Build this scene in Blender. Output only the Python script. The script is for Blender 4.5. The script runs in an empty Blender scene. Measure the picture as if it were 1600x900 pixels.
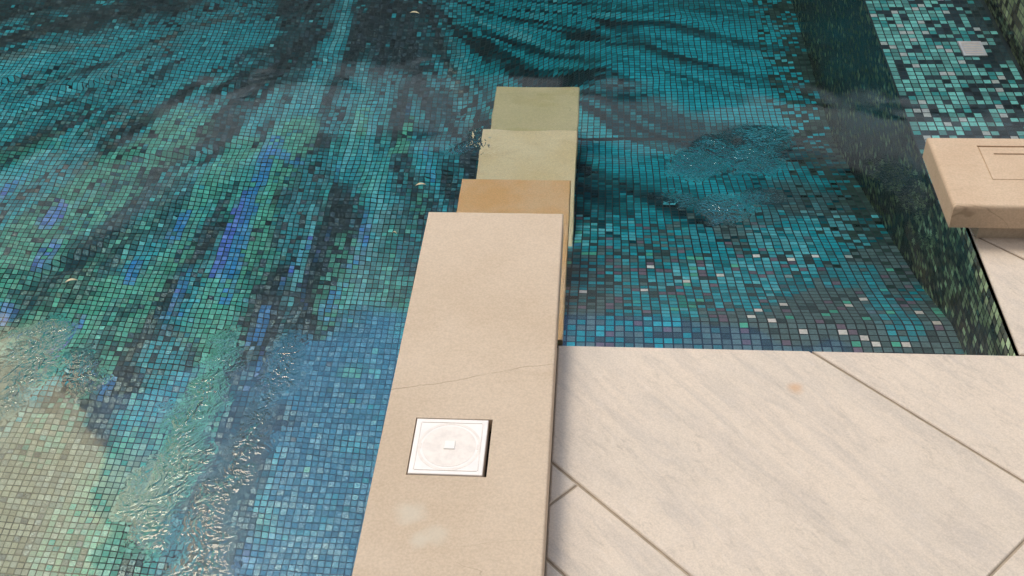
import bpy, math, random
import numpy as np
from mathutils import Matrix, Vector

random.seed(7)
RNG = np.random.default_rng(7)
sc = bpy.context.scene
COL = sc.collection

# ------------------------------------------------------------------ camera
F_PX, PITCH, YAW, ROLL = 1800.0, 0.69069, 0.095762, 0.042248      # for a 1600 px wide frame
ZC = 1.54                                                         # eye height above the deck
WATER_Z = -0.05
def _basis():
    f = np.array([-math.sin(YAW)*math.cos(PITCH), math.cos(YAW)*math.cos(PITCH), -math.sin(PITCH)])
    r = np.array([math.cos(YAW), math.sin(YAW), 0.0])
    d = np.cross(f, r)
    c, s = math.cos(ROLL), math.sin(ROLL)
    return c*r + s*d, -s*r + c*d, f
CR, CD, CF = _basis()
cam_data = bpy.data.cameras.new("camera")
cam_data.sensor_width = 36.0
cam_data.lens = 36.0*F_PX/1600.0
cam_data.clip_start, cam_data.clip_end = 0.05, 500.0
cam = bpy.data.objects.new("camera", cam_data)
COL.objects.link(cam)
m = Matrix(((CR[0], -CD[0], -CF[0], 0), (CR[1], -CD[1], -CF[1], 0), (CR[2], -CD[2], -CF[2], 0), (0, 0, 0, 1)))
cam.matrix_world = Matrix.Translation((0, 0, ZC)) @ m
sc.camera = cam

# ------------------------------------------------------------------ sky, sun, exposure
SUN_AZ, SUN_EL = math.radians(-36.0), math.radians(60.5)          # azimuth from +Y towards +X
SUN_STRENGTH, SUN_ANGLE = 1.5, math.radians(16.0)
SKY_STRENGTH = 0.10
EXPOSURE = 0.26
sc.view_settings.view_transform = 'Standard'
sc.view_settings.look = 'None'
sc.view_settings.gamma = 1.0
sc.view_settings.exposure = EXPOSURE
sc.view_settings.use_curve_mapping = False

class NT:
    """small helper to wire shader nodes"""
    def __init__(self, tree):
        self.t = tree; self.n = tree.nodes; self.l = tree.links
    def node(self, typ, **kw):
        nd = self.n.new(typ)
        for k, v in kw.items():
            setattr(nd, k, v)
        return nd
    def put(self, sock, val):
        if isinstance(val, bpy.types.NodeSocket):
            self.l.new(val, sock)
        else:
            sock.default_value = val
    def math(self, op, a, b=None, c=None, clamp=False):
        nd = self.node('ShaderNodeMath', operation=op, use_clamp=clamp)
        self.put(nd.inputs[0], a)
        if b is not None: self.put(nd.inputs[1], b)
        if c is not None: self.put(nd.inputs[2], c)
        return nd.outputs[0]
    def ramp(self, v, lo, hi, a=0.0, b=1.0):
        nd = self.node('ShaderNodeMapRange', interpolation_type='SMOOTHSTEP')
        for i, x in enumerate((v, lo, hi, a, b)): self.put(nd.inputs[i], x)
        return nd.outputs[0]
    def mix(self, fac, a, b, mode='MIX'):
        nd = self.node('ShaderNodeMix', data_type='RGBA', blend_type=mode)
        self.put(nd.inputs[0], fac); self.put(nd.inputs[6], a); self.put(nd.inputs[7], b)
        return nd.outputs[2]
    def noise(self, vec, scale, detail=4.0, rough=0.55, dist=0.0):
        nd = self.node('ShaderNodeTexNoise')
        self.put(nd.inputs['Vector'], vec); nd.inputs['Scale'].default_value = scale
        nd.inputs['Detail'].default_value = detail; nd.inputs['Roughness'].default_value = rough
        nd.inputs['Distortion'].default_value = dist
        return nd.outputs['Fac']
    def mapping(self, vec, rot=(0, 0, 0), scale=(1, 1, 1), loc=(0, 0, 0)):
        nd = self.node('ShaderNodeMapping')
        self.put(nd.inputs[0], vec); nd.inputs[1].default_value = loc
        nd.inputs[2].default_value = rot; nd.inputs[3].default_value = scale
        return nd.outputs[0]
    def bump(self, h, strength, dist=1.0, normal=None):
        nd = self.node('ShaderNodeBump')
        self.put(nd.inputs['Height'], h); nd.inputs['Strength'].default_value = strength
        nd.inputs['Distance'].default_value = dist
        if normal is not None: self.put(nd.inputs['Normal'], normal)
        return nd.outputs[0]

world = bpy.data.worlds.new("World")
sc.world = world
world.use_nodes = True
W = NT(world.node_tree)
W.n.clear()
sky = W.node('ShaderNodeTexSky', sky_type='NISHITA', sun_disc=False)
sky.sun_elevation = SUN_EL
sky.sun_rotation = SUN_AZ
sky.air_density, sky.dust_density, sky.ozone_density = 1.0, 1.5, 1.0
tc = W.node('ShaderNodeTexCoord')
sep = W.node('ShaderNodeSeparateXYZ'); W.l.new(tc.outputs['Generated'], sep.inputs[0])
sx, sy, sz = sep.outputs
n1 = W.noise(tc.outputs['Generated'], 2.2, 6.0, 0.6, 0.4)
n2 = W.noise(tc.outputs['Generated'], 6.5, 5.0, 0.6, 0.6)
nn = W.math('ADD', W.math('MULTIPLY', n1, 0.6), W.math('MULTIPLY', n2, 0.4))
elev = W.math('MULTIPLY', W.math('ARCSINE', sz), 180/math.pi)
elevn = W.math('ADD', elev, W.math('MULTIPLY', W.math('SUBTRACT', nn, 0.5), 10.0))
azim = W.math('MULTIPLY', W.math('ARCTAN2', sx, sy), 180/math.pi)
# a dark bank added low in front for reflected trees, a thin pale band inside it, broken cloud with blue openings above
bank = W.ramp(elevn, 37.0, 40.5, 1.0, 0.0)
front = W.ramp(W.math('ABSOLUTE', W.math('ADD', azim, 5.0)), 55.0, 85.0, 1.0, 0.0)
bank = W.math('MULTIPLY', bank, front)
band = W.math('MULTIPLY', W.ramp(elevn, 29.3, 30.2), W.ramp(elevn, 32.2, 33.2, 1.0, 0.0))
cloud = W.ramp(nn, 0.50, 0.62)
elevo = W.math('ADD', elev, W.math('MULTIPLY', W.math('SUBTRACT', nn, 0.5), 4.0))
opening = W.math('MULTIPLY', W.ramp(elevo, 40.7, 41.2), W.ramp(W.math('ABSOLUTE', W.math('ADD', azim, 8.0)), 22.0, 27.0, 1.0, 0.0))
opening = W.math('MULTIPLY', opening, W.ramp(elev, 62.0, 75.0, 1.0, 0.0))
blue = W.mix(1.0, sky.outputs[0], (1.35, 1.35, 1.35, 1), 'MULTIPLY')
clear = W.mix(1.0, sky.outputs[0], (2.2, 3.4, 4.6, 1), 'MULTIPLY')
grey = (10.2, 9.7, 9.0, 1)
skyc = W.mix(W.math('MULTIPLY', W.math('ADD', W.math('MULTIPLY', cloud, 0.35), 0.6), W.math('SUBTRACT', 1.0, opening)), blue, grey)
bankc = W.mix(band, W.mix(cloud, (0.5, 0.6, 0.65, 1), (1.5, 1.65, 1.7, 1)), (8.5, 9.2, 9.8, 1))
final = W.mix(bank, W.mix(opening, skyc, clear), bankc)
# bright cloud added at left for its reflection; the sky behind the viewer
ca, ce = math.radians(-42.5), math.radians(42.0)
dot = W.node('ShaderNodeVectorMath', operation='DOT_PRODUCT'); W.l.new(tc.outputs['Generated'], dot.inputs[0])
dot.inputs[1].default_value = (math.sin(ca)*math.cos(ce), math.cos(ca)*math.cos(ce), math.sin(ce))
sep_deg = W.math('MULTIPLY', W.math('ARCCOSINE', dot.outputs['Value']), 180/math.pi)
sep_deg = W.math('ADD', sep_deg, W.math('MULTIPLY', W.math('SUBTRACT', nn, 0.5), 16.0))
glow = W.ramp(sep_deg, 7.3, 7.7, 1.0, 0.0)
final = W.mix(glow, final, (62.0, 53.0, 37.0, 1))
back = W.ramp(sy, -0.35, 0.1, 0.35, 1.0)  # sky behind dimmed by hand to shade the block's front face
bcol = W.node('ShaderNodeCombineColor')
for i_ in range(3): W.l.new(back, bcol.inputs[i_])
final = W.mix(1.0, final, bcol.outputs[0], 'MULTIPLY')
bg = W.node('ShaderNodeBackground'); W.l.new(final, bg.inputs[0]); bg.inputs[1].default_value = SKY_STRENGTH
wo = W.node('ShaderNodeOutputWorld'); W.l.new(bg.outputs[0], wo.inputs[0])

sun_data = bpy.data.lights.new("sun", 'SUN')
sun_data.energy, sun_data.angle, sun_data.color = SUN_STRENGTH, SUN_ANGLE, (1.0, 0.86, 0.66)
sun = bpy.data.objects.new("sun", sun_data)
COL.objects.link(sun)
sdir = Vector((math.sin(SUN_AZ)*math.cos(SUN_EL), math.cos(SUN_AZ)*math.cos(SUN_EL), math.sin(SUN_EL)))
sun.rotation_euler = sdir.to_track_quat('Z', 'Y').to_euler()
sun.location = sdir*20

sc.cycles.use_denoising = True
sc.cycles.caustics_refractive = True
sc.cycles.caustics_reflective = True
sc.cycles.max_bounces = 14
sc.cycles.transmission_bounces = 12
sc.cycles.sample_clamp_indirect = 6.0

# ------------------------------------------------------------------ photograph <-> place
def ray(px, py):
    v = (px-800)*CR + (py-450)*CD + F_PX*CF
    return v/np.linalg.norm(v)
def on_plane(px, py, z):
    d = ray(px, py)
    p = d*((z-ZC)/d[2]); p[2] = z
    return p
def in_water(px, py, z):
    """where the sight line, bent at the water, reaches depth z"""
    d = ray(px, py); a = d*((WATER_Z-ZC)/d[2])
    h = math.hypot(d[0], d[1]); s = h/1.333; t = s/math.sqrt(1-s*s)
    k = t*(WATER_Z-z)/h
    return np.array([a[0]+d[0]*k, a[1]+d[1]*k, z])

# ------------------------------------------------------------------ helpers
def tag(o, label=None, cat=None, group=None, kind=None):
    if label: o['label'] = label
    if cat: o['category'] = cat
    if group: o['group'] = group
    if kind: o['kind'] = kind
    return o
def empty(name, loc):
    o = bpy.data.objects.new(name, None); o.location = loc; o.empty_display_size = 0.1
    COL.objects.link(o); return o
def mesh_obj(name, verts, faces, mats, parent=None, mat_ids=None, smooth=False):
    me = bpy.data.meshes.new(name)
    off = Vector((0, 0, 0)); p_ = parent
    while p_: off += p_.location; p_ = p_.parent
    me.from_pydata([tuple(Vector(v)-off) for v in verts], [], faces)
    for mt in (mats if isinstance(mats, (list, tuple)) else [mats]): me.materials.append(mt)
    if mat_ids is not None: me.polygons.foreach_set('material_index', mat_ids)
    if smooth: me.polygons.foreach_set('use_smooth', [True]*len(me.polygons))
    me.update()
    o = bpy.data.objects.new(name, me); COL.objects.link(o)
    if parent: o.parent = parent
    return o

class MB:
    def __init__(self): self.v = []; self.f = []; self.mi = []
    def add(self, vs, fs, mi=0):
        b = len(self.v); self.v += [tuple(x) for x in vs]
        self.f += [tuple(i+b for i in f) for f in fs]; self.mi += [mi]*len(fs)
    def slab(self, x0, x1, y0, y1, z0, z1, bevel=0.004, seg=3, hole=None, hole_depth=0.03, mi=0, wob=0.0):
        """block with rounded upper edge; optional square pocket in its top"""
        prof = [(0.0, z0), (0.0, z1-bevel)]
        for i in range(1, seg+1):
            a = math.pi/2*i/seg
            prof.append((bevel*(1-math.cos(a)), z1-bevel+bevel*math.sin(a)))
        vs, fs = [], []
        for ins, z in prof:
            vs += [(x0+ins, y0+ins, z), (x1-ins, y0+ins, z), (x1-ins, y1-ins, z), (x0+ins, y1-ins, z)]
        for k in range(len(prof)-1):
            for i in range(4):
                j = (i+1) % 4
                fs.append((4*k+i, 4*k+j, 4*k+4+j, 4*k+4+i))
        fs.append((3, 2, 1, 0))
        t = 4*(len(prof)-1)
        if hole is None:
            fs.append((t, t+1, t+2, t+3))
        else:
            hx0, hx1, hy0, hy1 = hole
            b = len(vs)
            for z in (z1, z1-hole_depth):
                vs += [(hx0, hy0, z), (hx1, hy0, z), (hx1, hy1, z), (hx0, hy1, z)]
            for i in range(4):
                j = (i+1) % 4
                fs.append((t+i, t+j, b+j, b+i))
                fs.append((b+i, b+j, b+4+j, b+4+i))
            fs.append((b+4, b+5, b+6, b+7))
        self.add(vs, fs, mi)
    def build(self, name, mats, parent=None, smooth=False):
        return mesh_obj(name, self.v, self.f, mats, parent, self.mi, smooth)

def material(name):
    mt = bpy.data.materials.new(name); mt.use_nodes = True
    n = NT(mt.node_tree); bs = mt.node_tree.nodes['Principled BSDF']
    return mt, n, bs
def geo_pos(n):
    return n.node('ShaderNodeNewGeometry').outputs['Position']

# ------------------------------------------------------------------ materials
def sandstone(name, base, dark, light, wet=False, seed=0.0, stain=None, crack=None):
    mt, n, bs = material(name)
    p = n.mapping(geo_pos(n), loc=(seed, seed*0.7, seed*0.3))
    big = n.noise(p, 5.0, 5.0, 0.6)
    fine = n.noise(p, 230.0, 3.0, 0.7)
    mid = n.noise(p, 45.0, 4.0, 0.65)
    vein = n.noise(n.mapping(p, rot=(0, 0, 0.5), scale=(2.2, 9.0, 4.0)), 1.3, 6.0, 0.6, 1.2)
    c = n.mix(n.ramp(big, 0.3, 0.7), base, light)
    c = n.mix(n.ramp(vein, 0.52, 0.75, 0.0, 0.45 if wet else 0.22), c, dark)
    c = n.mix(n.ramp(mid, 0.45, 0.75, 0.0, 0.15), c, dark)
    sp = n.ramp(fine, 0.3, 0.7, 0.91, 1.07)
    cb = n.node('ShaderNodeCombineColor')
    for i in range(3): n.l.new(sp, cb.inputs[i])
    c = n.mix(1.0, c, cb.outputs[0], 'MULTIPLY')
    # hairline cracks
    ck = n.noise(n.mapping(p, scale=(1.0, 3.2, 1.0), rot=(0, 0, 0.12)), 1.7, 3.0, 0.5, 0.6)
    ckl = n.ramp(n.math('ABSOLUTE', n.math('SUBTRACT', ck, 0.5)), 0.0, 0.0022, 0.5, 0.0)
    ckm = n.ramp(n.noise(p, 2.3, 2.0), 0.5, 0.6)
    c = n.mix(n.math('MULTIPLY', ckl, ckm), c, tuple(x*0.5 for x in dark[:3])+(1,))
    if stain:
        for (sx_, sy_, r, col, k) in stain:
            vd = n.node('ShaderNodeVectorMath', operation='DISTANCE')
            n.l.new(geo_pos(n), vd.inputs[0]); vd.inputs[1].default_value = (sx_, sy_, 0.09)
            dd = n.math('ADD', vd.outputs['Value'], n.math('MULTIPLY', n.math('SUBTRACT', n.noise(p, 32.0, 2.0), 0.5), r*1.1))
            c = n.mix(n.ramp(dd, r*0.25, r*1.15, k, 0.0), c, col)
    if crack:
        (ax, ay), (bx_, by_) = crack
        L_ = math.hypot(bx_-ax, by_-ay); nx_, ny_ = -(by_-ay)/L_, (bx_-ax)/L_
        sp_ = n.node('ShaderNodeSeparateXYZ'); n.l.new(geo_pos(n), sp_.inputs[0])
        off = n.math('SUBTRACT', n.math('ADD', n.math('MULTIPLY', sp_.outputs[0], nx_), n.math('MULTIPLY', sp_.outputs[1], ny_)), ax*nx_+ay*ny_)
        off = n.math('ADD', off, n.math('MULTIPLY', n.math('SUBTRACT', n.noise(p, 9.0, 4.0, 0.6), 0.5), 0.030))
        ln = n.ramp(n.math('ABSOLUTE', off), 0.0004, 0.0016, 0.55, 0.0)
        c = n.mix(n.math('MULTIPLY', ln, n.ramp(n.noise(p, 13.0, 2.0), .35, .5, .25, 1.0)), c, tuple(x*0.62 for x in dark[:3])+(1,))
    n.l.new(c, bs.inputs['Base Color'])
    bs.inputs['Roughness'].default_value = 0.78
    bs.inputs['Specular IOR Level'].default_value = 0.3
    h = n.math('ADD', n.math('MULTIPLY', fine, 0.6), n.math('MULTIPLY', mid, 0.8))
    n.l.new(n.bump(h, 0.25, 0.0015), bs.inputs['Normal'])
    return mt

def on_deck(px, py): return on_plane(px, py, 0.0)
s1, s2, s3 = on_plane(640, 800, 0.09), on_plane(680, 835, 0.09), on_plane(655, 845, 0.09)
PALE = (0.60, 0.545, 0.45, 1)
M_coping = sandstone('coping_sandstone', (0.54, 0.425, 0.315, 1), (0.43, 0.32, 0.22, 1), (0.59, 0.475, 0.365, 1), seed=2.0, crack=(tuple(on_plane(600, 612, .09)[:2]), tuple(on_plane(866, 566, .09)[:2])),
                     stain=[(s1[0], s1[1], 0.030, PALE, 0.6), (s2[0], s2[1], 0.026, PALE, 0.5), (s3[0], s3[1], 0.02, PALE, 0.6)])
M_block = sandstone('block_sandstone', (0.56, 0.41, 0.285, 1), (0.44, 0.295, 0.18, 1), (0.61, 0.465, 0.335, 1), seed=9.0)
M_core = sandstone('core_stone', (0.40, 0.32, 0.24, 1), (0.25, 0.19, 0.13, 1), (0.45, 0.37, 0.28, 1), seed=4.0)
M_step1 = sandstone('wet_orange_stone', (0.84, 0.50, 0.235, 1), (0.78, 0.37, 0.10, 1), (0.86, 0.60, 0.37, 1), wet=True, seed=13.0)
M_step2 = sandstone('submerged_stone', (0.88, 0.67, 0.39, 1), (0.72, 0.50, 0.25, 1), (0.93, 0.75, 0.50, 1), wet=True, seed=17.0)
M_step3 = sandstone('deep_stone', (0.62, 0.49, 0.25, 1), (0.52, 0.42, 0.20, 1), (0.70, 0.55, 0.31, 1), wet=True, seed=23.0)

def deck_material():
    mt, n, bs = material('deck_travertine')
    pos = geo_pos(n)
    at = n.node('ShaderNodeAttribute', attribute_name='tone')
    off = n.node('ShaderNodeVectorMath', operation='SCALE'); n.l.new(at.outputs['Vector'], off.inputs[0]); off.inputs['Scale'].default_value = 7.0
    add = n.node('ShaderNodeVectorMath', operation='ADD'); n.l.new(pos, add.inputs[0]); n.l.new(off.outputs[0], add.inputs[1])
    p = add.outputs[0]
    al = n.mapping(p, rot=(0, 0, math.radians(50)))                       # along the planks
    streak = n.noise(n.mapping(al, scale=(2.0, 13.0, 3.0)), 1.6, 9.0, 0.68, 0.9)
    fines = n.noise(n.mapping(al, scale=(16.0, 44.0, 10.0)), 2.0, 6.0, 0.78, 1.0)
    cloud = n.noise(p, 3.0, 5.0, 0.6)
    grain = n.noise(p, 300.0, 2.0, 0.6)
    patch = n.noise(p, 9.0, 7.0, 0.72, 0.5)
    c = n.mix(n.ramp(cloud, 0.35, 0.68), (0.67, 0.565, 0.465, 1), (0.61, 0.525, 0.44, 1))
    c = n.mix(n.ramp(streak, 0.44, 0.70, 0.0, 0.58), c, (0.46, 0.405, 0.36, 1))
    c = n.mix(n.math('MULTIPLY', n.ramp(fines, 0.47, 0.72, 0.0, 0.5), n.ramp(patch, 0.40, 0.62)), c, (0.33, 0.285, 0.245, 1))
    c = n.mix(n.ramp(fines, 0.32, 0.46, 0.35, 0.0), c, (0.70, 0.62, 0.55, 1))
    sp = n.ramp(grain, 0.3, 0.7, 0.92, 1.06)
    cb = n.node('ShaderNodeCombineColor')
    for i in range(3): n.l.new(sp, cb.inputs[i])
    c = n.mix(1.0, c, cb.outputs[0], 'MULTIPLY')
    so = on_deck(1243, 606)
    vd = n.node('ShaderNodeVectorMath', operation='DISTANCE'); n.l.new(pos, vd.inputs[0]); vd.inputs[1].default_value = tuple(so)
    dd = n.math('ADD', vd.outputs['Value'], n.math('MULTIPLY', n.math('SUBTRACT', n.noise(pos, 60.0, 2.0), 0.5), 0.012))
    c = n.mix(n.ramp(dd, 0.003, 0.021, 0.6, 0.0), c, (0.55, 0.30, 0.14, 1))
    n.l.new(c, bs.inputs['Base Color'])
    n.l.new(n.ramp(patch, 0.3, 0.7, 0.55, 0.7), bs.inputs['Roughness'])
    bs.inputs['Specular IOR Level'].default_value = 0.35
    h = n.math('ADD', n.math('MULTIPLY', fines, 0.7), n.math('MULTIPLY', streak, 0.8))
    n.l.new(n.bump(h, 0.3, 0.003), bs.inputs['Normal'])
    return mt
M_deck = deck_material()

def plain(name, col, rough=0.6, spec=0.4, var=0.15, scale=30.0):
    mt, n, bs = material(name)
    nz = n.noise(geo_pos(n), scale, 4.0, 0.6)
    a = tuple(x*(1-var) for x in col)+(1,); b = tuple(min(1, x*(1+var)) for x in col)+(1,)
    n.l.new(n.mix(n.ramp(nz, 0.3, 0.7), a, b), bs.inputs['Base Color'])
    bs.inputs['Roughness'].default_value = rough; bs.inputs['Specular IOR Level'].default_value = spec
    n.l.new(n.bump(nz, 0.2, 0.002), bs.inputs['Normal'])
    return mt
M_grout = plain('deck_grout', (0.38, 0.31, 0.235), 0.9)
M_white = plain('white_plastic', (0.82, 0.765, 0.725), 0.4, 0.5, 0.04, 40.0)
M_white2 = plain('worn_plastic', (0.77, 0.695, 0.64), 0.5, 0.5, 0.07, 60.0)
M_gap = plain('dark_pocket', (0.03, 0.022, 0.015), 0.9)
M_drain = plain('grey_plastic', (0.62, 0.62, 0.66), 0.5, 0.4, 0.1, 40.0)
M_leaf = plain('dry_leaf', (0.62, 0.55, 0.36), 0.6, 0.3, 0.2, 120.0)
M_tgrout = plain('dark_render', (0.012, 0.026, 0.034), 0.8, 0.2, 0.3, 60.0)
def mosaic_grout():
    mt, n, bs = material('mosaic_grout')
    at = n.node('ShaderNodeAttribute', attribute_name='tile_colour')
    n.l.new(at.outputs['Color'], bs.inputs['Base Color']); bs.inputs['Roughness'].default_value = 0.85
    return mt
M_mgrout = mosaic_grout()
M_ground = plain('ground_paving', (0.42, 0.38, 0.33), 0.85, 0.3, 0.2, 2.0)

def mosaic_material():
    mt, n, bs = material('glass_mosaic')
    at = n.node('ShaderNodeAttribute', attribute_name='tile_colour')
    nz = n.noise(geo_pos(n), 160.0, 3.0, 0.6)
    cb = n.node('ShaderNodeCombineColor'); sp = n.ramp(nz, 0.25, 0.75, 0.85, 1.15)
    for i in range(3): n.l.new(sp, cb.inputs[i])
    n.l.new(n.mix(1.0, at.outputs['Color'], cb.outputs[0], 'MULTIPLY'), bs.inputs['Base Color'])
    bs.inputs['Roughness'].default_value = 0.25
    bs.inputs['Specular IOR Level'].default_value = 0.4
    return mt
M_mosaic = mosaic_material()

# ------------------------------------------------------------------ pool floor with its mosaic picture
PITCH_T, TILE = 0.022, 0.0185
WALL_X, LEDGE_X1, LEDGE_Z = 0.813, 1.180, -0.15
DIV_X0, DIV_X1, DIV_Y1 = -0.366, -0.075, 2.000
DECK_Y = 1.681
def smooth(t):
    t = np.clip(t, 0, 1); return t*t*(3-2*t)
def floor_z(x, y):
    x = np.asarray(x, float); y = np.asarray(y, float)
    right = np.interp(y, [1.6, 2.04, 2.28, 2.77, 3.5, 4.5, 6.0, 8.0], [-0.27, -0.37, -0.54, -0.82, -1.25, -1.5, -1.8, -2.0])
    wid = np.interp(y, [3.5, 4.6], [0.06, 1.1])
    w = smooth((x+0.22)/wid+0.5)
    return -2.0*(1-w)+right*w
def at(px, py):
    """point of the pool floor seen at a spot of the photograph"""
    lo = WATER_Z-0.01
    for k in range(600):
        z = lo-0.004*k
        p = in_water(px, py, z)
        if z <= float(floor_z(p[0], p[1])): break
    return p

def hash2(ix, iy, s):
    h = np.sin(ix*127.1+iy*311.7+s*74.7)*43758.5453
    return h-np.floor(h)
def vnoise(x, y, s=0.0):
    ix, iy = np.floor(x), np.floor(y); fx, fy = x-ix, y-iy
    fx, fy = fx*fx*(3-2*fx), fy*fy*(3-2*fy)
    a, b = hash2(ix, iy, s), hash2(ix+1, iy, s); c, d = hash2(ix, iy+1, s), hash2(ix+1, iy+1, s)
    return (a*(1-fx)+b*fx)*(1-fy)+(c*(1-fx)+d*fx)*fy
def fbm(x, y, s=0.0, o=3):
    r = 0; a = 0.5; t = 0
    for k in range(o):
        r = r+a*vnoise(x*2**k, y*2**k, s+k*3.3); t += a; a *= 0.55
    return r/t

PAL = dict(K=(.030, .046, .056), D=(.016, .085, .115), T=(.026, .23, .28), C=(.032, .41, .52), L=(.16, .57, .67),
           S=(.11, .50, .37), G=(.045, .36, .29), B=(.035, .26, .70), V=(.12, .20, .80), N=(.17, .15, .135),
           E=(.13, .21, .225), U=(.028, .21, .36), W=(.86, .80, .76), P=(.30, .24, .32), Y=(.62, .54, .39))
PA = {k: np.array(v) for k, v in PAL.items()}

def grid_cells(x0, x1, y0, y1):
    nx, ny = int((x1-x0)/PITCH_T), int((y1-y0)/PITCH_T)
    gx, gy = np.meshgrid(x0+(np.arange(nx)+.5)*PITCH_T, y0+(np.arange(ny)+.5)*PITCH_T)
    return gx.ravel(), gy.ravel()

CX, CY = -1.05, 5.55
def mural(x, y):
    n = len(x)
    r1, r2, r3, r4 = RNG.random(n), RNG.random(n), RNG.random(n), RNG.random(n)
    dx, dy = x-CX, y-CY
    r = np.hypot(dx, dy)+1e-6
    ang = np.arctan2(dx, -dy)
    ang = ang-0.16*np.clip(ang, 0, 2)*np.clip(r-0.8, 0, 2)+0.10*(fbm(r*1.3, ang*1.5, 5)-.5)
    lr = np.log(r)
    v = fbm(ang*10, lr*2.2, 1, 3)
    v2 = fbm(ang*30, lr*2.4, 2, 3)
    v4 = fbm(ang*75, lr*3.0, 3, 2)
    v3 = fbm(ang*30, lr*8.0, 8, 2)
    f = 0.30*v+0.45*v2+0.25*v4
    f = f+(r1-.5)*0.07
    f = np.clip((f-0.5)*(3.0-1.5*np.clip((x+.1)*4, 0, 1))+0.50+0.06*np.clip((x+.1)*4, 0, 1), 0, 1)
    stops = [0.0, .22, .38, .52, .64, .78, 1.0]
    keys = ['K', 'K', 'D', 'T', 'C', 'C', 'L']
    col = np.stack([np.interp(f, stops, [PA[k][i] for k in keys]) for i in range(3)], 1)
    # towards the near left the cyan turns to sea green
    near = np.clip((4.6-y)/1.6, 0, 1)*np.clip((0.1-x)/.6, 0, 1)
    gs = np.clip((v3-.42)*4, 0, 1)*near
    keys = ['K', 'K', 'D', 'G', 'S', 'S', 'S']
    colg = np.stack([np.interp(f, stops, [PA[k][i] for k in keys]) for i in range(3)], 1)
    col = col*(1-gs[:, None])+colg*gs[:, None]
    # blue and violet threads
    bt = fbm(ang*34, lr*4.0, 21, 2)
    b = (np.clip((bt-.76)*14, 0, 1)*near)[:, None]
    col = col*(1-b)+np.where((r2 < .5)[:, None], PA['B'], PA['V'])*b
    # shallow end: muted squares, patches rather than threads, scattered pearl tiles
    sh = (smooth((2.95-y)/0.45)*smooth((x+.10)/.05))
    q = fbm(ang*10, lr*9+x*2, 31, 2)+(r3-.5)*.30
    q = np.clip((q-.5)*1.6+.5, 0, 1)
    keys = ['E', 'E', 'E', 'E', 'T', 'C', 'L']
    st = [0, .08, .20, .42, .56, .72, 1.0]
    cs = np.stack([np.interp(q, st, [PA[k][i] for k in keys]) for i in range(3)], 1)
    cs = np.where((r4 < .11)[:, None], PA['E']*.55, cs)
    cs = np.where(((r4 > .16) & (r4 < .22))[:, None], PA['P']*.7, cs)
    cs = np.where(((r4 > .978) & (y < 2.6))[:, None], PA['W'], cs)
    cs = np.where(((r4 > .955) & (r4 <= .978))[:, None], PA['S'], cs)
    sh = (r1 < sh)[:, None]
    col = np.where(sh, cs, col)

    veil = np.zeros(n)
    def stroke(pts, width, key, op=0.9, soft=0.35, dens=1.0, seed=0.0, break_=0.0):
        P = np.array([at(*p)[:2] for p in pts])
        d = np.full(n, 1e9)
        for a, b2 in zip(P[:-1], P[1:]):
            e = b2-a; L = e@e
            t = np.clip(((x-a[0])*e[0]+(y-a[1])*e[1])/L, 0, 1)
            d = np.minimum(d, np.hypot(x-a[0]-t*e[0], y-a[1]-t*e[1]))
        d = d+(fbm(x*7+seed, y*7, 40+seed, 2)-.5)*width*0.9
        k = op*(1-smooth((d-width*(1-soft)/2)/(width*soft+1e-6)))
        k = k*(RNG.random(n) < dens)
        if break_: k = k*np.clip((fbm(ang*26, lr*10, 50+seed, 2)-.38)*5, 0, 1)
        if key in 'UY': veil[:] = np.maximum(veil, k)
        c = PA[key]*(0.82+0.36*RNG.random(n))[:, None]
        col[:] = col*(1-k[:, None])+c*k[:, None]
    # --- dark heart of the picture and dark lanes
    stroke([(600, -20), (615, 60), (620, 100)], .42, 'K', .9, .6, .93)
    stroke([(470, 20), (450, 70), (440, 105)], .30, 'K', .88, .6, .93, 2)
    stroke([(0, 15), (120, 12), (270, 5), (380, -20)], .36, 'K', .88, .5, .9, 3)
    stroke([(120, 45), (220, 30), (330, 5)], .16, 'K', .75, .5, .9, 4)
    stroke([(0, 90), (60, 78), (160, 68)], .07, 'N', .65, .5, .85, 5)
    stroke([(45, 140), (130, 118), (165, 100)], .08, 'K', .8, .5, .85, 6)
    stroke([(0, 200), (70, 172), (140, 140)], .07, 'K', .85, .5, .85, 7)
    stroke([(235, 75), (285, 52), (360, 25)], .08, 'N', .6, .5, .8, 8)
    stroke([(165, 120), (215, 97), (280, 72)], .06, 'N', .55, .5, .8, 9)
    stroke([(120, 225), (180, 190), (215, 165)], .10, 'N', .6, .5, .75, 10)
    stroke([(60, 300), (120, 262), (165, 230)], .09, 'N', .55, .5, .75, 11)
    stroke([(60, 440), (110, 400), (150, 350), (190, 310)], .20, 'D', .85, .5, .9, 12)
    stroke([(95, 470), (160, 420), (200, 370)], .13, 'K', .7, .5, .85, 13)
    stroke([(200, 400), (260, 350), (275, 300)], .18, 'D', .75, .5, .85, 14)
    stroke([(150, 560), (200, 500), (250, 470)], .16, 'D', .75, .5, .85, 15)
    stroke([(250, 600), (255, 520), (290, 470)], .12, 'D', .75, .5, .85, 16)
    stroke([(378, 620), (395, 560), (410, 500)], .07, 'D', .9, .4, .95, 17)
    stroke([(330, 800), (360, 700), (390, 640)], .12, 'D', .85, .4, .95, 18)
    stroke([(440, 415), (480, 330), (500, 250)], .07, 'K', .75, .5, .85, 19)
    stroke([(480, 430), (510, 350), (525, 300)], .06, 'K', .7, .5, .85, 20)
    stroke([(520, 160), (545, 110), (560, 50)], .09, 'K', .85, .5, .85, 21)
    stroke([(660, 210), (690, 180), (700, 130)], .12, 'D', .8, .5, .85, 22)
    stroke([(560, 430), (590, 370), (615, 330)], .13, 'E', .6, .5, .75, 23)
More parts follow.
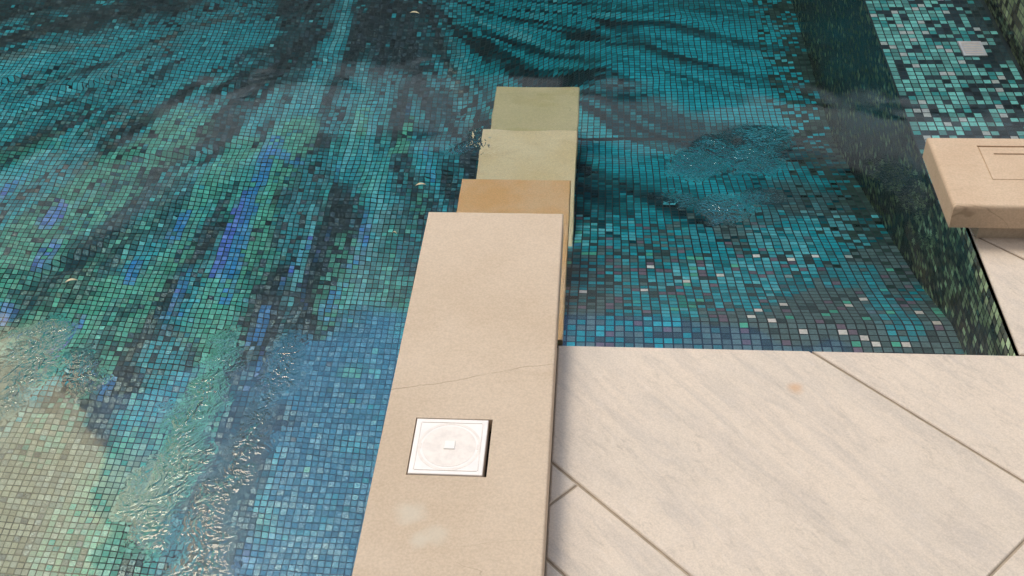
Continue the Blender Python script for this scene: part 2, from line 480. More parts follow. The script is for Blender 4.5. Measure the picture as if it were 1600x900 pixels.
    stroke([(620, 470), (640, 390), (660, 310)], .08, 'D', .65, .5, .75, 24)
    # --- cyan sheets
    stroke([(0, 120), (110, 95), (250, 42), (390, 5)], .20, 'C', .55, .5, .75, 31)
    stroke([(0, 170), (100, 135), (190, 110)], .10, 'C', .5, .5, .75, 32)
    stroke([(0, 215), (110, 170), (180, 120), (300, 60)], .12, 'C', .55, .5, .75, 33)
    stroke([(315, 90), (350, 70), (400, 55)], .24, 'C', .9, .4, .92, 34)
    stroke([(395, 70), (420, 55)], .08, 'C', .8, .4, .92, 35)
    stroke([(170, 150), (235, 145), (290, 110)], .17, 'C', .7, .5, .85, 36)
    stroke([(290, 200), (300, 180), (315, 155)], .07, 'C', .7, .5, .85, 37)
    stroke([(545, -10), (530, 60), (495, 115), (470, 165), (440, 250)], .075, 'C', .85, .45, .85, 38)
    stroke([(545, -10), (530, 60), (495, 115), (470, 165)], .022, 'L', .85, .5, .9, 39)
    stroke([(400, 190), (430, 175)], .14, 'C', .7, .5, .8, 40)
    stroke([(520, 200), (545, 130), (560, 120)], .09, 'C', .7, .5, .8, 41)
    stroke([(600, 165), (610, 120)], .11, 'C', .6, .5, .8, 42)
    stroke([(690, 130), (760, 115), (790, 140)], .10, 'C', .6, .5, .75, 43)
    stroke([(680, 250), (720, 210), (735, 160)], .12, 'C', .6, .5, .75, 44)
    stroke([(580, 260), (600, 240)], .14, 'C', .65, .5, .8, 45)
    stroke([(300, 480), (345, 430)], .20, 'C', .85, .45, .9, 46)
    stroke([(255, 495), (300, 490)], .06, 'B', .8, .45, .9, 47)
    stroke([(205, 420), (235, 390)], .10, 'C', .85, .4, .9, 48)
    stroke([(440, 400), (470, 340), (490, 250)], .10, 'C', .6, .5, .8, 49)
    stroke([(450, 470), (480, 380), (490, 320)], .035, 'L', .7, .5, .8, 50)
    stroke([(590, 440), (615, 380)], .10, 'T', .7, .5, .85, 51)
    stroke([(215, 640), (240, 620), (270, 560)], .16, 'C', .8, .4, .9, 52)
    stroke([(160, 615), (172, 600)], .06, 'B', .7, .4, .9, 53)
    stroke([(410, 790), (430, 740), (440, 700)], .05, 'C', .85, .4, .9, 54)
    stroke([(265, 890), (280, 830)], .10, 'C', .6, .4, .85, 55)
    stroke([(480, 900), (500, 860)], .09, 'C', .75, .4, .9, 56)
    # --- sea green threads
    stroke([(0, 460), (80, 350), (140, 290), (230, 240), (290, 190)], .20, 'S', .7, .5, .8, 61)
    stroke([(0, 330), (60, 290), (150, 215)], .13, 'C', .65, .5, .75, 60)
    stroke([(-10, 420), (40, 350)], .10, 'S', .7, .5, .75, 59)
    stroke([(30, 440), (110, 370), (200, 300)], .08, 'S', .75, .5, .8, 62)
    stroke([(10, 250), (80, 225)], .12, 'G', .7, .5, .8, 63)
    stroke([(320, 520), (370, 430), (410, 330), (440, 240), (465, 200)], .14, 'S', .8, .45, .82, 64)
    stroke([(300, 330), (330, 280), (380, 230)], .09, 'S', .7, .5, .8, 65)
    stroke([(355, 560), (380, 480), (420, 400)], .09, 'G', .75, .5, .8, 66)
    stroke([(315, 640), (330, 560), (345, 480)], .07, 'S', .85, .4, .9, 67)
    stroke([(160, 590), (190, 530), (230, 470), (290, 390)], .06, 'S', .8, .4, .8, 68)
    stroke([(150, 470), (180, 440)], .09, 'S', .75, .5, .7, 69)
    stroke([(60, 590), (100, 570)], .10, 'S', .6, .5, .7, 70)
    stroke([(510, 520), (530, 440), (545, 380)], .10, 'S', .6, .5, .7, 71)
    stroke([(620, 240), (640, 190)], .05, 'S', .8, .4, .8, 72)
    stroke([(560, 210), (568, 180)], .05, 'S', .8, .4, .8, 73)
    stroke([(640, 360), (660, 310)], .07, 'S', .6, .5, .7, 74)
    stroke([(240, 760), (280, 700), (320, 640), (345, 560)], .13, 'S', .85, .45, .88, 75)
    stroke([(205, 860), (230, 800), (250, 740)], .11, 'S', .7, .45, .85, 76)
    stroke([(400, 880), (420, 800)], .06, 'G', .7, .45, .85, 77)
    stroke([(550, 600), (560, 560), (555, 540)], .08, 'S', .5, .4, .6, 78)
    # --- blue threads
    stroke([(335, 430), (362, 360), (385, 300)], .045, 'V', .9, .4, .95, 81)
    stroke([(350, 470), (375, 380), (400, 290), (430, 220)], .05, 'B', .85, .45, .9, 82)
    stroke([(75, 350), (95, 320)], .045, 'V', .7, .6, .85, 83)
    stroke([(65, 415), (85, 385)], .04, 'V', .7, .6, .85, 84)
    stroke([(-5, 500), (10, 480)], .06, 'V', .7, .6, .85, 85)
    stroke([(270, 370), (295, 330)], .045, 'B', .85, .4, .9, 86)
    stroke([(395, 535), (415, 485)], .045, 'B', .7, .6, .85, 87)
    stroke([(512, 500), (522, 455)], .045, 'B', .6, .6, .8, 88)
    stroke([(470, 260), (425, 235)], .04, 'B', .7, .4, .85, 89)
    stroke([(200, 440), (212, 410)], .05, 'B', .85, .4, .9, 90)
    # --- painted reflections: slate blue beside the wall, beige in the near corner
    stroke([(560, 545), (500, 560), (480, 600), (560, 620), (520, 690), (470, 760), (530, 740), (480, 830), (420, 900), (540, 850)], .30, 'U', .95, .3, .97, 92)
    stroke([(470, 830), (560, 760), (590, 640)], .08, 'C', .4, .4, .4, 93)
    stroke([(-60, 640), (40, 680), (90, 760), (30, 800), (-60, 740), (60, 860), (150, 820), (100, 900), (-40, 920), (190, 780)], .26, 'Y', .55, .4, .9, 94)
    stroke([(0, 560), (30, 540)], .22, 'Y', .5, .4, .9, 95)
    stroke([(40, 860), (70, 790)], .06, 'N', .8, .4, .9, 96)
    stroke([(110, 900), (135, 830)], .06, 'N', .8, .4, .9, 97)
    stroke([(130, 900), (150, 840), (180, 830)], .08, 'S', .7, .4, .85, 98)
    stroke([(60, 700), (90, 650), (120, 620)], .12, 'S', .45, .5, .5, 99)
    # --- bands sweeping right in the far shallow half
    stroke([(905, 35), (960, 60), (1050, 90), (1150, 115), (1260, 140)], .045, 'K', .6, .5, .75, 101)
    stroke([(1040, 35), (1100, 55), (1180, 75), (1260, 90)], .045, 'K', .5, .5, .7, 102)
    stroke([(860, 85), (905, 92), (960, 112)], .045, 'K', .55, .5, .75, 103)
    stroke([(900, 25), (935, 45), (970, 58)], .08, 'C', .85, .45, .9, 104)
    stroke([(1010, 50), (1060, 65), (1130, 90), (1240, 112)], .11, 'C', .8, .45, .88, 105)
    stroke([(910, 75), (980, 92), (1060, 110), (1120, 118)], .08, 'C', .7, .45, .85, 106)
    stroke([(1060, 10), (1120, 25), (1200, 40)], .16, 'T', .55, .5, .8, 107)
    stroke([(950, 130), (1050, 150), (1150, 160), (1240, 170)], .18, 'C', .4, .5, .7, 108)
    stroke([(1040, 190), (1090, 205), (1110, 225)], .10, 'D', .6, .5, .75, 109)
    stroke([(1140, 200), (1200, 215), (1270, 225)], .10, 'D', .6, .5, .8, 110)
    stroke([(900, 240), (950, 250)], .12, 'T', .5, .5, .7, 111)
    stroke([(895, 320), (930, 325), (950, 335)], .13, 'D', .6, .5, .8, 112)
    stroke([(950, 275), (1010, 290)], .13, 'T', .6, .5, .8, 113)
    stroke([(1060, 270), (1130, 275), (1190, 280)], .20, 'C', .6, .5, .8, 114)
    stroke([(1240, 300), (1290, 320)], .16, 'E', .6, .5, .85, 115)
    stroke([(1090, 360), (1120, 400)], .07, 'C', .75, .4, .85, 116)
    stroke([(1180, 360), (1215, 380)], .08, 'L', .6, .4, .85, 117)
    stroke([(1250, 345), (1300, 400), (1320, 440)], .075, 'C', .7, .4, .85, 118)
    stroke([(1320, 350), (1345, 385)], .07, 'L', .6, .4, .85, 119)
    stroke([(1355, 420), (1380, 480), (1410, 515)], .07, 'C', .75, .4, .85, 120)
    stroke([(1225, 430), (1250, 450)], .06, 'T', .7, .4, .85, 121)
    stroke([(1040, 500), (1055, 515)], .05, 'C', .8, .4, .9, 122)
    stroke([(975, 455), (1010, 475)], .07, 'C', .75, .4, .85, 123)
    stroke([(1060, 465), (1075, 480)], .03, 'G', .8, .4, .9, 124)
    stroke([(1465, 483), (1470, 492)], .025, 'S', .9, .3, 1, 125)
    stroke([(1200, 340), (1240, 330)], .10, 'E', .55, .5, .8, 126)
    stroke([(1400, 400), (1440, 440)], .08, 'E', .6, .5, .85, 127)
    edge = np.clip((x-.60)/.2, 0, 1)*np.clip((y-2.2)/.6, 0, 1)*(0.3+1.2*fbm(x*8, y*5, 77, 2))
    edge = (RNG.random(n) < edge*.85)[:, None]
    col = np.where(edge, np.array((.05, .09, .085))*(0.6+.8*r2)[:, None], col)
    jit = np.exp((RNG.random(n)-.5)*0.34)*np.interp(r, [.3, 2.0], [.62, 1.0])
    return np.clip(col*jit[:, None], 0.004, 0.9), veil

def tile_mesh(name, quads, colours, grout_quads, grout_col=None):
    """quads: (n,4,3) tile tops; grout below; one object with two materials"""
    nq, ng = len(quads), len(grout_quads)
    v = np.concatenate([quads.reshape(-1, 3), grout_quads.reshape(-1, 3)]).astype(np.float32)
    me = bpy.data.meshes.new(name)
    me.vertices.add(len(v)); me.vertices.foreach_set('co', v.ravel())
    tot = nq+ng
    me.loops.add(tot*4); me.loops.foreach_set('vertex_index', np.arange(tot*4, dtype=np.int32))
    me.polygons.add(tot)
    me.polygons.foreach_set('loop_start', np.arange(tot, dtype=np.int32)*4)
    me.materials.append(M_mosaic); me.materials.append(M_mgrout)
    me.polygons.foreach_set('material_index', np.r_[np.zeros(nq), np.ones(ng)].astype(np.int32))
    a = me.attributes.new('tile_colour', 'FLOAT_COLOR', 'FACE')
    c = np.ones((tot, 4), np.float32); c[:nq, :3] = colours; c[nq:, :3] = (0.012, 0.026, 0.034) if grout_col is None else grout_col
    a.data.foreach_set('color', c.ravel())
    me.update(); me.validate()
    o = bpy.data.objects.new(name, me); COL.objects.link(o)
    return o

FX0, FX1, FY0, FY1 = -4.6, WALL_X, -0.3, 8.6
gx, gy = grid_cells(FX0, FX1, FY0, FY1)
keep = ~((gx > DIV_X0+.03) & (gx < DIV_X1-.03) & (gy < 3.5)) & ~((gx > DIV_X1) & (gy < DECK_Y-.1))
gx, gy = gx[keep], gy[keep]
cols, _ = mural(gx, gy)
hs = TILE/2
offs = np.array([(-hs, -hs), (hs, -hs), (hs, hs), (-hs, hs)])
jx = (RNG.random((len(gx), 1))-.5)*.0005; jy = (RNG.random((len(gx), 1))-.5)*.0005
qx = gx[:, None]+offs[None, :, 0]+jx; qy = gy[:, None]+offs[None, :, 1]+jy
tilt = (RNG.random((len(gx), 2))-.5)*0.10
qz = floor_z(qx, qy)+.003+tilt[:, :1]*(qx-gx[:, None])+tilt[:, 1:]*(qy-gy[:, None])
quads = np.stack([qx, qy, qz], 2)
g = 0.066
ax_ = np.arange(-9.0, WALL_X, g); ay_ = np.arange(-4.0, 10.0, g)
bx, by = np.meshgrid(ax_, ay_); bx, by = bx.ravel(), by.ravel()
kk = ~((bx > DIV_X0) & (bx+g < DIV_X1) & (by+g < 3.4))
bx, by = bx[kk], by[kk]
go = np.array([(0, 0), (g, 0), (g, g), (0, g)])
gqx = np.minimum(bx[:, None]+go[None, :, 0], WALL_X); gqy = by[:, None]+go[None, :, 1]
gq = np.stack([gqx, gqy, floor_z(gqx, gqy)], 2)
gc = gq.mean(1)
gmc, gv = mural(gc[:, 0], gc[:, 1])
gcol = np.array((0.012, 0.026, 0.034))*(1-gv[:, None])+gmc*0.5*gv[:, None]  # grout lightened too under the painted reflections
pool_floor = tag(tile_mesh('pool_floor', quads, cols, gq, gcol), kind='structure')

# ------------------------------------------------------------------ dark mosaic pool wall, pale ledge, far riser
def wall_tiles(x, y0, y1, ztop, zbot_fn, palette_fn):
    """tiles on the plane X = x facing -X"""
    ys = np.arange(y0+PITCH_T/2, y1, PITCH_T)
    qs, cs = [], []
    for yy in ys:
        zb = zbot_fn(yy); k = int((ztop-zb)/PITCH_T)+1
        zz = ztop-(np.arange(k)+.5)*PITCH_T
        t = (RNG.random(k)-.5)*.08; t2 = (RNG.random(k)-.5)*.08
        q = np.zeros((k, 4, 3)); q[:, :, 0] = x-.003
        for i, (a, b) in enumerate(((-hs, -hs), (-hs, hs), (hs, hs), (hs, -hs))):
            q[:, i, 1] = yy+a; q[:, i, 2] = zz+b; q[:, i, 0] += t*a+t2*b
        qs.append(q[:, ::-1]); cs.append(palette_fn(np.full(k, yy), zz))
    return np.concatenate(qs), np.concatenate(cs)
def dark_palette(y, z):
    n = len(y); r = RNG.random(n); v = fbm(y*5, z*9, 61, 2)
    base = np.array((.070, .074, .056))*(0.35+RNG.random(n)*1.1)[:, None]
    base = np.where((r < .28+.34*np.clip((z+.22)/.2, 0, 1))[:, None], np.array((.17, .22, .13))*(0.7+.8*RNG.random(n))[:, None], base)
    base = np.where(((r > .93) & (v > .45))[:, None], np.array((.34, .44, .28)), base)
    return base*(1+1.3*np.clip((2.5-y)/.3, 0, 1))[:, None]  # tiles near the deck brightened to offset the low light there
wy1 = 9.4
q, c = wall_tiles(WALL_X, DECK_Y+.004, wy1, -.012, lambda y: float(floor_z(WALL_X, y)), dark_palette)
sel = ~((q[:, 0, 2] > LEDGE_Z-.01) & (q[:, 0, 1] > 2.32))
q, c = q[sel], c[sel]
gw = np.array([[[WALL_X, DECK_Y, -.006], [WALL_X, DECK_Y, -2.2], [WALL_X, 2.31, -2.2], [WALL_X, 2.31, -.006]],
               [[WALL_X, 2.31, LEDGE_Z-.004], [WALL_X, 2.31, -2.2], [WALL_X, wy1, -2.2], [WALL_X, wy1, LEDGE_Z-.004]]])
pool_wall = tag(tile_mesh('pool_wall', q, c, gw),
                'dark green mosaic pool wall dropping from the deck edge and pale ledge to the floor', 'pool wall')

lx, ly = grid_cells(WALL_X+.001, LEDGE_X1, 2.10, 9.3)
n = len(lx); rr = RNG.random(n); v = fbm(lx*6, ly*6, 71, 3)
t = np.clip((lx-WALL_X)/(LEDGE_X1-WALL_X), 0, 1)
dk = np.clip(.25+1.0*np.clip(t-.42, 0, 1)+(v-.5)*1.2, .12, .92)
lc = np.array((.19, .58, .55))*(0.45+.8*RNG.random(n))[:, None]
lc = np.where((RNG.random(n) < .16)[:, None], np.array((.05, .34, .34)), lc)
lc = np.where((RNG.random(n) < .10)[:, None], np.array((.50, .56, .56)), lc)
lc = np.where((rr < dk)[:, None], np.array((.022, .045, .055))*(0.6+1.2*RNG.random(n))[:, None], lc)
lqx = lx[:, None]+offs[None, :, 0]; lqy = ly[:, None]+offs[None, :, 1]
lt = (RNG.random((n, 2))-.5)*.08
lqz = LEDGE_Z+.003+lt[:, :1]*(lqx-lx[:, None])+lt[:, 1:]*(lqy-ly[:, None])
lg = np.array([[[WALL_X-.001, 2.10, LEDGE_Z], [LEDGE_X1, 2.10, LEDGE_Z], [LEDGE_X1, 9.4, LEDGE_Z], [WALL_X-.001, 9.4, LEDGE_Z]]])
pool_ledge = tag(tile_mesh('pool_ledge', np.stack([lqx, lqy, lqz], 2), lc, lg),
                 'shallow underwater ledge of pale teal mosaic beside the stone block', 'pool ledge')
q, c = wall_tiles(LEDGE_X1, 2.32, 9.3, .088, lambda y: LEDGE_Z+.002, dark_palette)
gw = np.array([[[LEDGE_X1, 2.322, .0895], [LEDGE_X1, 2.322, -.3], [LEDGE_X1, 9.4, -.3], [LEDGE_X1, 9.4, .0895]]])
riser = tag(tile_mesh('ledge_wall', q, c, gw), 'dark mosaic side wall rising along the right side of the pale ledge', 'pool wall')

# ------------------------------------------------------------------ deck of large diagonal tiles
def clip(poly, nx, ny, d):
    """keep nx*x+ny*y <= d"""
    out = []
    for i in range(len(poly)):
        a, b = poly[i], poly[(i+1) % len(poly)]
        da, db = nx*a[0]+ny*a[1]-d, nx*b[0]+ny*b[1]-d
        if da <= 0: out.append(a)
        if (da < 0) != (db < 0) and abs(da-db) > 1e-12:
            t = da/(da-db); out.append((a[0]+(b[0]-a[0])*t, a[1]+(b[1]-a[1])*t))
    return out
def poly_from(hp, ins):
    p = [(-30, -30), (30, -30), (30, 30), (-30, 30)]
    for nx, ny, d in hp:
        p = clip(p, nx, ny, d-ins)
        if len(p) < 3: return None
    return p
S2 = math.sqrt(.5)
rows = [-4.0, -3.2, -2.4, -1.6, -.8, 0.0, .29, 1.09, 1.299, 2.097, 2.882, 3.68, 4.48, 5.28]
cuts0 = {8: [1.352], 9: [.533], 10: [1.66]}
deck = MB(); tones = []
EX = 4.2
regions = [[(-1, 0, -(DIV_X1+.0005)), (0, 1, DECK_Y), (1, 0, EX), (0, -1, 2.5)],
           [(-1, 0, -WALL_X), (0, -1, -(DECK_Y+.004)), (0, 1, 2.30), (1, 0, EX)]]
for ri in range(len(rows)-1):
    a, b = rows[ri], rows[ri+1]
    cs_ = cuts0.get(ri+1, [.3+.55*((ri*7) % 3)])
    L = 1.131*1.0 if (b-a) > .5 else .8
    base = cs_[0]
    edges = [base+L*1.414*k for k in range(-5, 6)]
    for e0, e1 in zip(edges[:-1], edges[1:]):
        tone = (random.random(), random.random(), random.random())
        for reg in regions:
            hp = [(-S2, -S2, -a*S2-.0025), (S2, S2, b*S2-.0025), (S2, -S2, -e0*S2-.0025), (-S2, S2, e1*S2-.0025)]+reg
            outer, inner = poly_from(hp, 0.0), poly_from(hp, 0.0022)
            if not outer or not inner or len(outer) != len(inner): continue
            k = len(outer)
            vs = [(x, y, -.03) for x, y in outer]+[(x, y, -.0018) for x, y in outer]+[(x, y, 0.0) for x, y in inner]
            fs = []
            for i in range(k):
                j = (i+1) % k
                fs += [(i, j, k+j, k+i), (k+i, k+j, 2*k+j, 2*k+i)]
            fs.append(tuple(range(2*k, 3*k)))
            deck.add(vs, fs); tones += [tone]*len(fs)
pool_deck = deck.build('pool_deck', [M_deck])
at_ = pool_deck.data.attributes.new('tone', 'FLOAT_VECTOR', 'FACE')
at_.data.foreach_set('vector', np.array(tones, np.float32).ravel())
tag(pool_deck, kind='structure')
bed = MB()
bed.slab(DIV_X1-.02, EX, -2.5, DECK_Y-.003, -2.3, -.0038, .001, 1)
bed.slab(WALL_X+.003, EX, DECK_Y+.0005, 2.298, -2.3, -.0042, .001, 1)
bed.slab(WALL_X+.003, LEDGE_X1-.002, 2.3, 9.4, -2.3, LEDGE_Z-.003, .001, 1)
bed.slab(LEDGE_X1+.003, EX, 2.302, 9.4, -2.3, -.003, .001, 1)
tag(bed.build('deck_bed', [M_grout]), kind='structure')
rim = MB()
rim.slab(LEDGE_X1+.001, LEDGE_X1+.30, 2.33, 9.4, -.002, .092, .005, 3)
tag(rim.build('ledge_coping', [M_block]), 'long stone coping strip on top of the dark mosaic side wall beyond the pale ledge', 'coping')

# ground far around, as a ring of sheets about the pool
gr = MB()
X0, X1, Y0, Y1, B = -8.6, EX, -3.6, 9.4, 220
for (a, b, c_, d) in ((-B, X0, -B, B), (X1, B, -B, B), (X0, X1, Y1, B), (X0, X1, -B, Y0)):
    gr.add([(a, c_, -.004), (b, c_, -.004), (b, d, -.004), (a, d, -.004)], [(0, 1, 2, 3)])
gr.add([(X0, Y0, -.004), (X0, Y1, -.004), (X0, Y1, -2.2), (X0, Y0, -2.2)], [(0, 1, 2, 3)])
gr.add([(X0, Y1, -.004), (X1, Y1, -.004), (X1, Y1, -2.2), (X0, Y1, -2.2)], [(0, 1, 2, 3)])
gr.add([(DIV_X1, -2.5, -.004), (X1, -2.5, -.004), (X1, Y0, -.004), (DIV_X1, Y0, -.004)], [(0, 1, 2, 3)])
gr.add([(X0, Y0, -.004), (DIV_X1, Y0, -.004), (DIV_X1, Y0, -2.2), (X0, Y0, -2.2)], [(0, 1, 2, 3)])
tag(gr.build('ground', [M_ground]), kind='structure')

# ------------------------------------------------------------------ dividing wall with its stepped foot
HOLE = (-.3105, -.1765, 1.2565, 1.3875)
div = tag(empty('dividing_wall', ((DIV_X0+DIV_X1)/2, DIV_Y1, 0)),
          'long beige stone dividing wall running into the pool and holding the white square cover', 'dividing wall')
b = MB(); b.slab(DIV_X0, DIV_X1, -3.5, DIV_Y1, .028, .09, .004, 3, hole=HOLE, hole_depth=.03); b.build('coping', [M_coping], div)
b = MB(); b.slab(DIV_X0+.022, DIV_X1-.020, -3.5, DIV_Y1-.025, -.10, .027, .001, 1); b.build('plinth', [M_core], div)
# mosaic-dark lower wall down to the floor
b = MB(); b.slab(DIV_X0+.012, DIV_X1-.012, -3.5, 1.92, -2.1, -.101, .001, 1); b.build('base', [M_tgrout], div)
steps = tag(empty('pool_steps', ((DIV_X0+DIV_X1)/2, 3.58, -2.0)),
            'three submerged stone steps descending from the end of the dividing wall', 'pool steps')
def step(y0, y1, z, mat, x0, x1, label):
    s = MB(); s.slab(x0, x1, y0, y1, z-.05, z, .004, 2)
    o = s.build('step', [mat], steps); o['label'] = label
    s = MB(); s.slab(x0+.012, x1-.012, y0+.002, y1-.015, -2.1, z-.0505, .001, 1)
    s.build('riser', [M_tgrout], o)
step(1.93, 2.543, -.318, M_step1, DIV_X0, DIV_X1, 'orange sandstone top step just under the water')
step(2.30, 3.083, -.684, M_step2, DIV_X0, DIV_X1+.004, 'khaki middle step under deeper water')
step(3.10, 3.578, -.98, M_step3, DIV_X0, DIV_X1, 'greenish lowest step deepest under water')

# white square cover set in the coping
lid = tag(empty('access_cover', (-.2455, 1.322, .0602)),
          'white plastic square cover with a round disc recessed in the stone dividing wall', 'cover')
lx0, lx1, ly0, ly1 = -.3085, -.1835, 1.2595, 1.3855
b = MB(); b.slab(lx0, lx1, ly0, ly1, .061, .0905, .0015, 2); b.build('plate', [M_white], lid)
def ring(cx, cy, r0, r1, z0, z1, seg=48):
    vs, fs = [], []
    for k in range(seg):
        a = 2*math.pi*k/seg; c_, s_ = math.cos(a), math.sin(a)
        vs += [(cx+r0*c_, cy+r0*s_, z0), (cx+r0*c_, cy+r0*s_, z1), (cx+r1*c_, cy+r1*s_, z1), (cx+r1*c_, cy+r1*s_, z0)]
    for k in range(seg):
        i, j = 4*k, 4*((k+1) % seg)
        for p_, q_ in ((0, 1), (1, 2), (2, 3)):
            fs.append((i+p_, i+q_, j+q_, j+p_))
    return vs, fs
cx, cy = -.2455, 1.322
b = MB(); b.add(*ring(cx, cy, .050, .0545, .0902, .0908)); b.add(*ring(cx, cy, .0005, .046, .0902, .0908)); b.build('disc', [M_white2], lid)
for sx_ in (-.050, .050):
    b = MB(); b.slab(cx+sx_-.0028, cx+sx_+.0028, cy-.006, cy+.006, .0902, .0909, .0004, 1); b.build('finger_notch', [M_white2], lid)
b = MB(); b.slab(cx-.009, cx+.010, cy-.007, cy+.011, .0902, .0925, .0012, 2); b.build('knob', [M_white], lid)
b = MB()
b.slab(lx0+.008, lx0+.0095, ly0+.01, ly1-.01, .0905, .0913, .0003, 1); b.slab(lx1-.0095, lx1-.008, ly0+.01, ly1-.01, .0905, .0913, .0003, 1)
b.slab(lx0+.01, lx1-.01, ly0+.008, ly0+.0095, .0905, .0913, .0003, 1); b.slab(lx0+.01, lx1-.01, ly1-.0095, ly1-.008, .0905, .0913, .0003, 1)
b.build('rim', [M_white2], lid)
b = MB(); b.slab(HOLE[0]+.0006, HOLE[1]-.0006, HOLE[2]+.0006, HOLE[3]-.0006, .0602, .0608, .0001, 1); b.build('pocket', [M_gap], lid)

# ------------------------------------------------------------------ stone block at the right with its inlaid lid
BX0, BX1, BY0, BY1 = .750, 2.10, 2.045, 2.320
blk = tag(empty('stone_block', (1.3, 2.18, 0)), 'thick beige stone coping block at the deck edge beside the pale ledge', 'stone block')
BH = (.852, .985, 2.146, 2.283)
b = MB(); b.slab(BX0, BX1, BY0, BY1, .034, .090, .009, 5, hole=BH, hole_depth=.004); b.build('coping', [M_block], blk)
b = MB(); b.slab(WALL_X+.004, BX1, BY0+.010, BY1-.03, -.0, .0335, .001, 1); b.build('plinth', [M_core], blk)
b = MB(); b.slab(BH[0]+.0035, BH[1]-.0035, BH[2]+.0035, BH[3]-.0035, .0862, .0893, .0022, 3, hole=(BH[0]+.030, BH[1]-.030, BH[2]+.030, BH[3]-.030), hole_depth=.0026)
b.build('inlaid_lid', [M_block], blk)

# ------------------------------------------------------------------ inlet plate on the ledge
dr = tag(empty('inlet_plate', (1.067, 3.085, LEDGE_Z+.004)), 'small pale grey slotted square plate on the teal mosaic ledge', 'inlet plate')
b = MB(); b.slab(1.034, 1.101, 3.042, 3.128, LEDGE_Z+.004, LEDGE_Z+.014, .002, 2); b.build('plate', [M_drain], dr)
b = MB()
for k in range(5): b.slab(1.042, 1.093, 3.054+k*.0145, 3.060+k*.0145, LEDGE_Z+.0142, LEDGE_Z+.0162, .0004, 1)
b.build('slats', [M_white2], dr)

# ------------------------------------------------------------------ water
def ripple_mask(x, y):
    """rough patches: jets and eddies on the surface"""
    out = np.zeros_like(x)
    def blob(pts, w, k, seed):
        nonlocal out
        P = np.array([on_plane(p[0], p[1], WATER_Z)[:2] for p in pts])
        d = np.full(len(x), 1e9)
        for a, e in zip(P[:-1], P[1:]-P[:-1]):
            t = np.clip(((x-a[0])*e[0]+(y-a[1])*e[1])/(e@e), 0, 1)
            d = np.minimum(d, np.hypot(x-a[0]-t*e[0], y-a[1]-t*e[1]))
        d = d+(fbm(x*11+seed, y*11, 80+seed, 2)-.5)*w*1.5+(fbm(x*30+seed, y*30, 90+seed, 2)-.5)*w*.8
        out = np.maximum(out, k*(1-smooth((d+w*.02)/(w*.70))))
    blob([(455, 545), (440, 590), (400, 660), (370, 740), (335, 800), (320, 890)], .056, 1.0, 1)
    blob([(365, 530), (345, 560)], .05, .8, 2)
    blob([(330, 610), (290, 660), (270, 720), (265, 790), (245, 850)], .065, 1.0, 3)
    blob([(215, 750), (208, 790)], .03, .8, 4)
    blob([(70, 520), (45, 570), (10, 620), (-30, 660)], .06, 1.0, 5)
    blob([(120, 560), (135, 600)], .04, .6, 6)
    blob([(1075, 250), (1130, 235), (1190, 250), (1185, 215)], .075, 1.7, 7)
    blob([(1060, 310), (1120, 325), (1185, 305)], .055, 1.5, 8)
    blob([(740, 210), (742, 225), (690, 240)], .022, .9, 10)
    blob([(765, 215), (770, 235)], .03, .6, 11)
    blob([(823, 258), (826, 270)], .02, .6, 12)
    blob([(1400, 270), (1440, 330), (1445, 380)], .07, .4, 13)
    return out
wx = np.unique(np.concatenate([np.linspace(-8.7, -2.9, 40), np.arange(-2.9, 1.24, .022)])); wx[-1] = LEDGE_X1+.004
wy = np.unique(np.concatenate([np.linspace(-3.7, .5, 30), np.arange(.5, 4.2, .022), np.linspace(4.2, 9.45, 60)]))
gxx, gyy = np.meshgrid(wx, wy); fxx, fyy = gxx.ravel(), gyy.ravel()
nx_, ny_ = len(wx), len(wy)
verts = np.stack([fxx, fyy, np.full(len(fxx), WATER_Z)], 1)
ii, jj = np.meshgrid(np.arange(nx_-1), np.arange(ny_-1)); i0 = (jj*nx_+ii).ravel()
faces = np.stack([i0, i0+1, i0+1+nx_, i0+nx_], 1).tolist()
bot = len(verts)
x0, x1, y0, y1 = wx[0], wx[-1], wy[0], wy[-1]
verts = verts.tolist()+[(x0, y0, -2.6), (x1, y0, -2.6), (x1, y1, -2.6), (x0, y1, -2.6)]
faces += [(bot+3, bot+2, bot+1, bot), tuple(range(nx_-1, -1, -1))+(bot, bot+1),
          tuple((ny_-1)*nx_+k for k in range(nx_))+(bot+2, bot+3),
          tuple(k*nx_ for k in range(ny_))+(bot+3, bot),
          tuple(k*nx_+nx_-1 for k in range(ny_-1, -1, -1))+(bot+1, bot+2)]
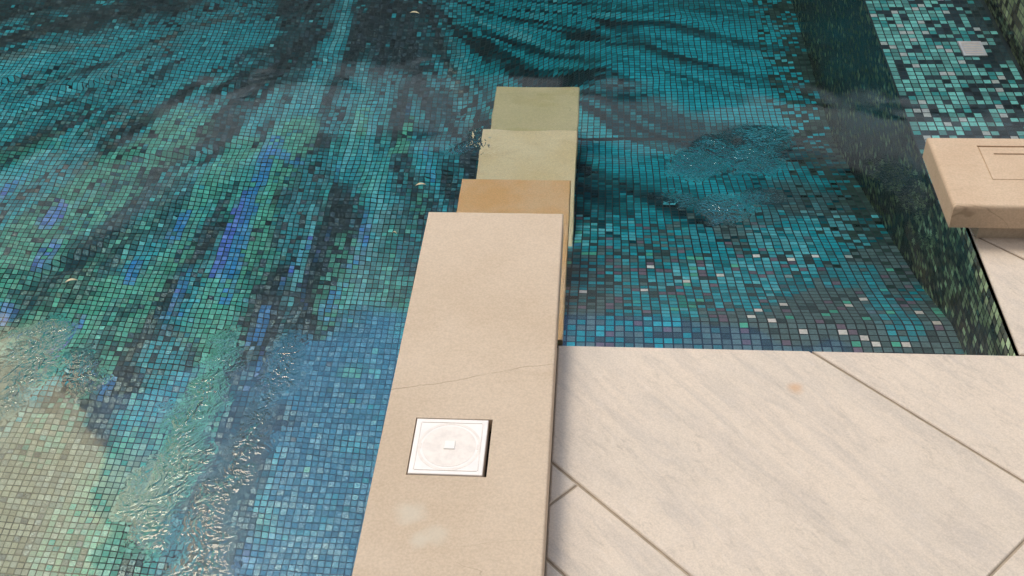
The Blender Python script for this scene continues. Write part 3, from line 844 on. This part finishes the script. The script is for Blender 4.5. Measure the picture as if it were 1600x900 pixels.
def water_material():
    mt, n, bs = material('pool_water')
    n.n.remove(bs)
    out = n.n['Material Output']
    pos = geo_pos(n)
    at_ = n.node('ShaderNodeAttribute', attribute_name='ripple')
    big = n.noise(pos, 2.6, 2.0, 0.5, 0.4)
    mid = n.noise(n.mapping(pos, rot=(0, 0, .5), scale=(1, 1.4, 1)), 8.0, 2.0, 0.5, 0.6)
    small = n.noise(pos, 34.0, 2.0, 0.5, 0.5)
    def ridges(scale, eps, dist):
        v_ = n.math('SUBTRACT', n.noise(pos, scale, 1.0, 0.5, dist), 0.5)
        return n.math('SQRT', n.math('ADD', n.math('MULTIPLY', v_, v_), eps))
    tiny = n.math('ADD', ridges(30.0, .0003, 1.5), n.math('MULTIPLY', ridges(54.0, .0005, 1.2), .55))
    h = n.math('ADD', n.math('MULTIPLY', big, .0032), n.math('MULTIPLY', mid, .00016))
    calm = n.ramp(n.noise(pos, 1.5, 2.0), .42, .62)
    h = n.math('ADD', h, n.math('MULTIPLY', n.math('MULTIPLY', small, calm), .00002))
    h = n.math('ADD', h, n.math('MULTIPLY', n.math('MULTIPLY', tiny, at_.outputs['Fac']), .0044))
    nb = n.bump(h, 1.0, 1.0)
    fr = n.node('ShaderNodeFresnel'); fr.inputs['IOR'].default_value = 1.333; n.l.new(nb, fr.inputs['Normal'])
    rf = n.node('ShaderNodeBsdfRefraction'); rf.inputs['IOR'].default_value = 1.333; rf.inputs['Roughness'].default_value = 0.0
    n.l.new(nb, rf.inputs['Normal'])
    gl = n.node('ShaderNodeBsdfGlossy'); gl.inputs['Roughness'].default_value = 0.02; n.l.new(nb, gl.inputs['Normal'])
    mx = n.node('ShaderNodeMixShader'); n.l.new(fr.outputs[0], mx.inputs[0]); n.l.new(rf.outputs[0], mx.inputs[1]); n.l.new(gl.outputs[0], mx.inputs[2])
    n.l.new(mx.outputs[0], out.inputs['Surface'])
    va = n.node('ShaderNodeVolumeAbsorption'); va.inputs['Color'].default_value = (0.72, 0.92, 0.90, 1); va.inputs['Density'].default_value = 0.35
    n.l.new(va.outputs[0], out.inputs['Volume'])
    return mt
M_water = water_material()
water = mesh_obj('water', verts, faces, M_water)
ra = water.data.attributes.new('ripple', 'FLOAT', 'POINT')
ra.data.foreach_set('value', np.r_[ripple_mask(fxx, fyy), np.zeros(4)].astype(np.float32))
tag(water, kind='structure')

# ------------------------------------------------------------------ floating leaves
def leaf(px, py, length, rz, label):
    p = on_plane(px, py, WATER_Z)
    vs, fs = [], []
    N = 7
    for i in range(N):
        t = i/(N-1); w = length*.13*math.sin(math.pi*min(1, t*.92+.04))
        zc = .0022+.004*math.sin(math.pi*t)
        for s_, dz in ((-1, .0016), (0, 0), (1, .0016)):
            vs.append(((t-.5)*length, s_*w, zc+dz))
    for i in range(N-1):
        for k in range(2):
            a = i*3+k; fs.append((a, a+1, a+4, a+3))
    m_ = Matrix.Translation((p[0], p[1], WATER_Z)) @ Matrix.Rotation(rz, 4, 'Z')
    o = mesh_obj('leaf', vs, fs, M_leaf, smooth=True); o.matrix_world = m_
    sol = o.modifiers.new('thickness', 'SOLIDIFY'); sol.thickness = .0006
    return tag(o, label, 'leaf', 'leaves floating on the water')
leaf(657, 291, .026, .25, 'dry pale leaf floating just left of the submerged steps')
leaf(112, 441, .026, .35, 'dry pale leaf floating alone on the left side of the pool')
leaf(648, 22, .030, -.15, 'dry pale leaf floating over the dark far centre of the pool')
leaf(617, 366, .012, -.4, 'tiny pale leaf floating beside the left edge of the dividing wall')
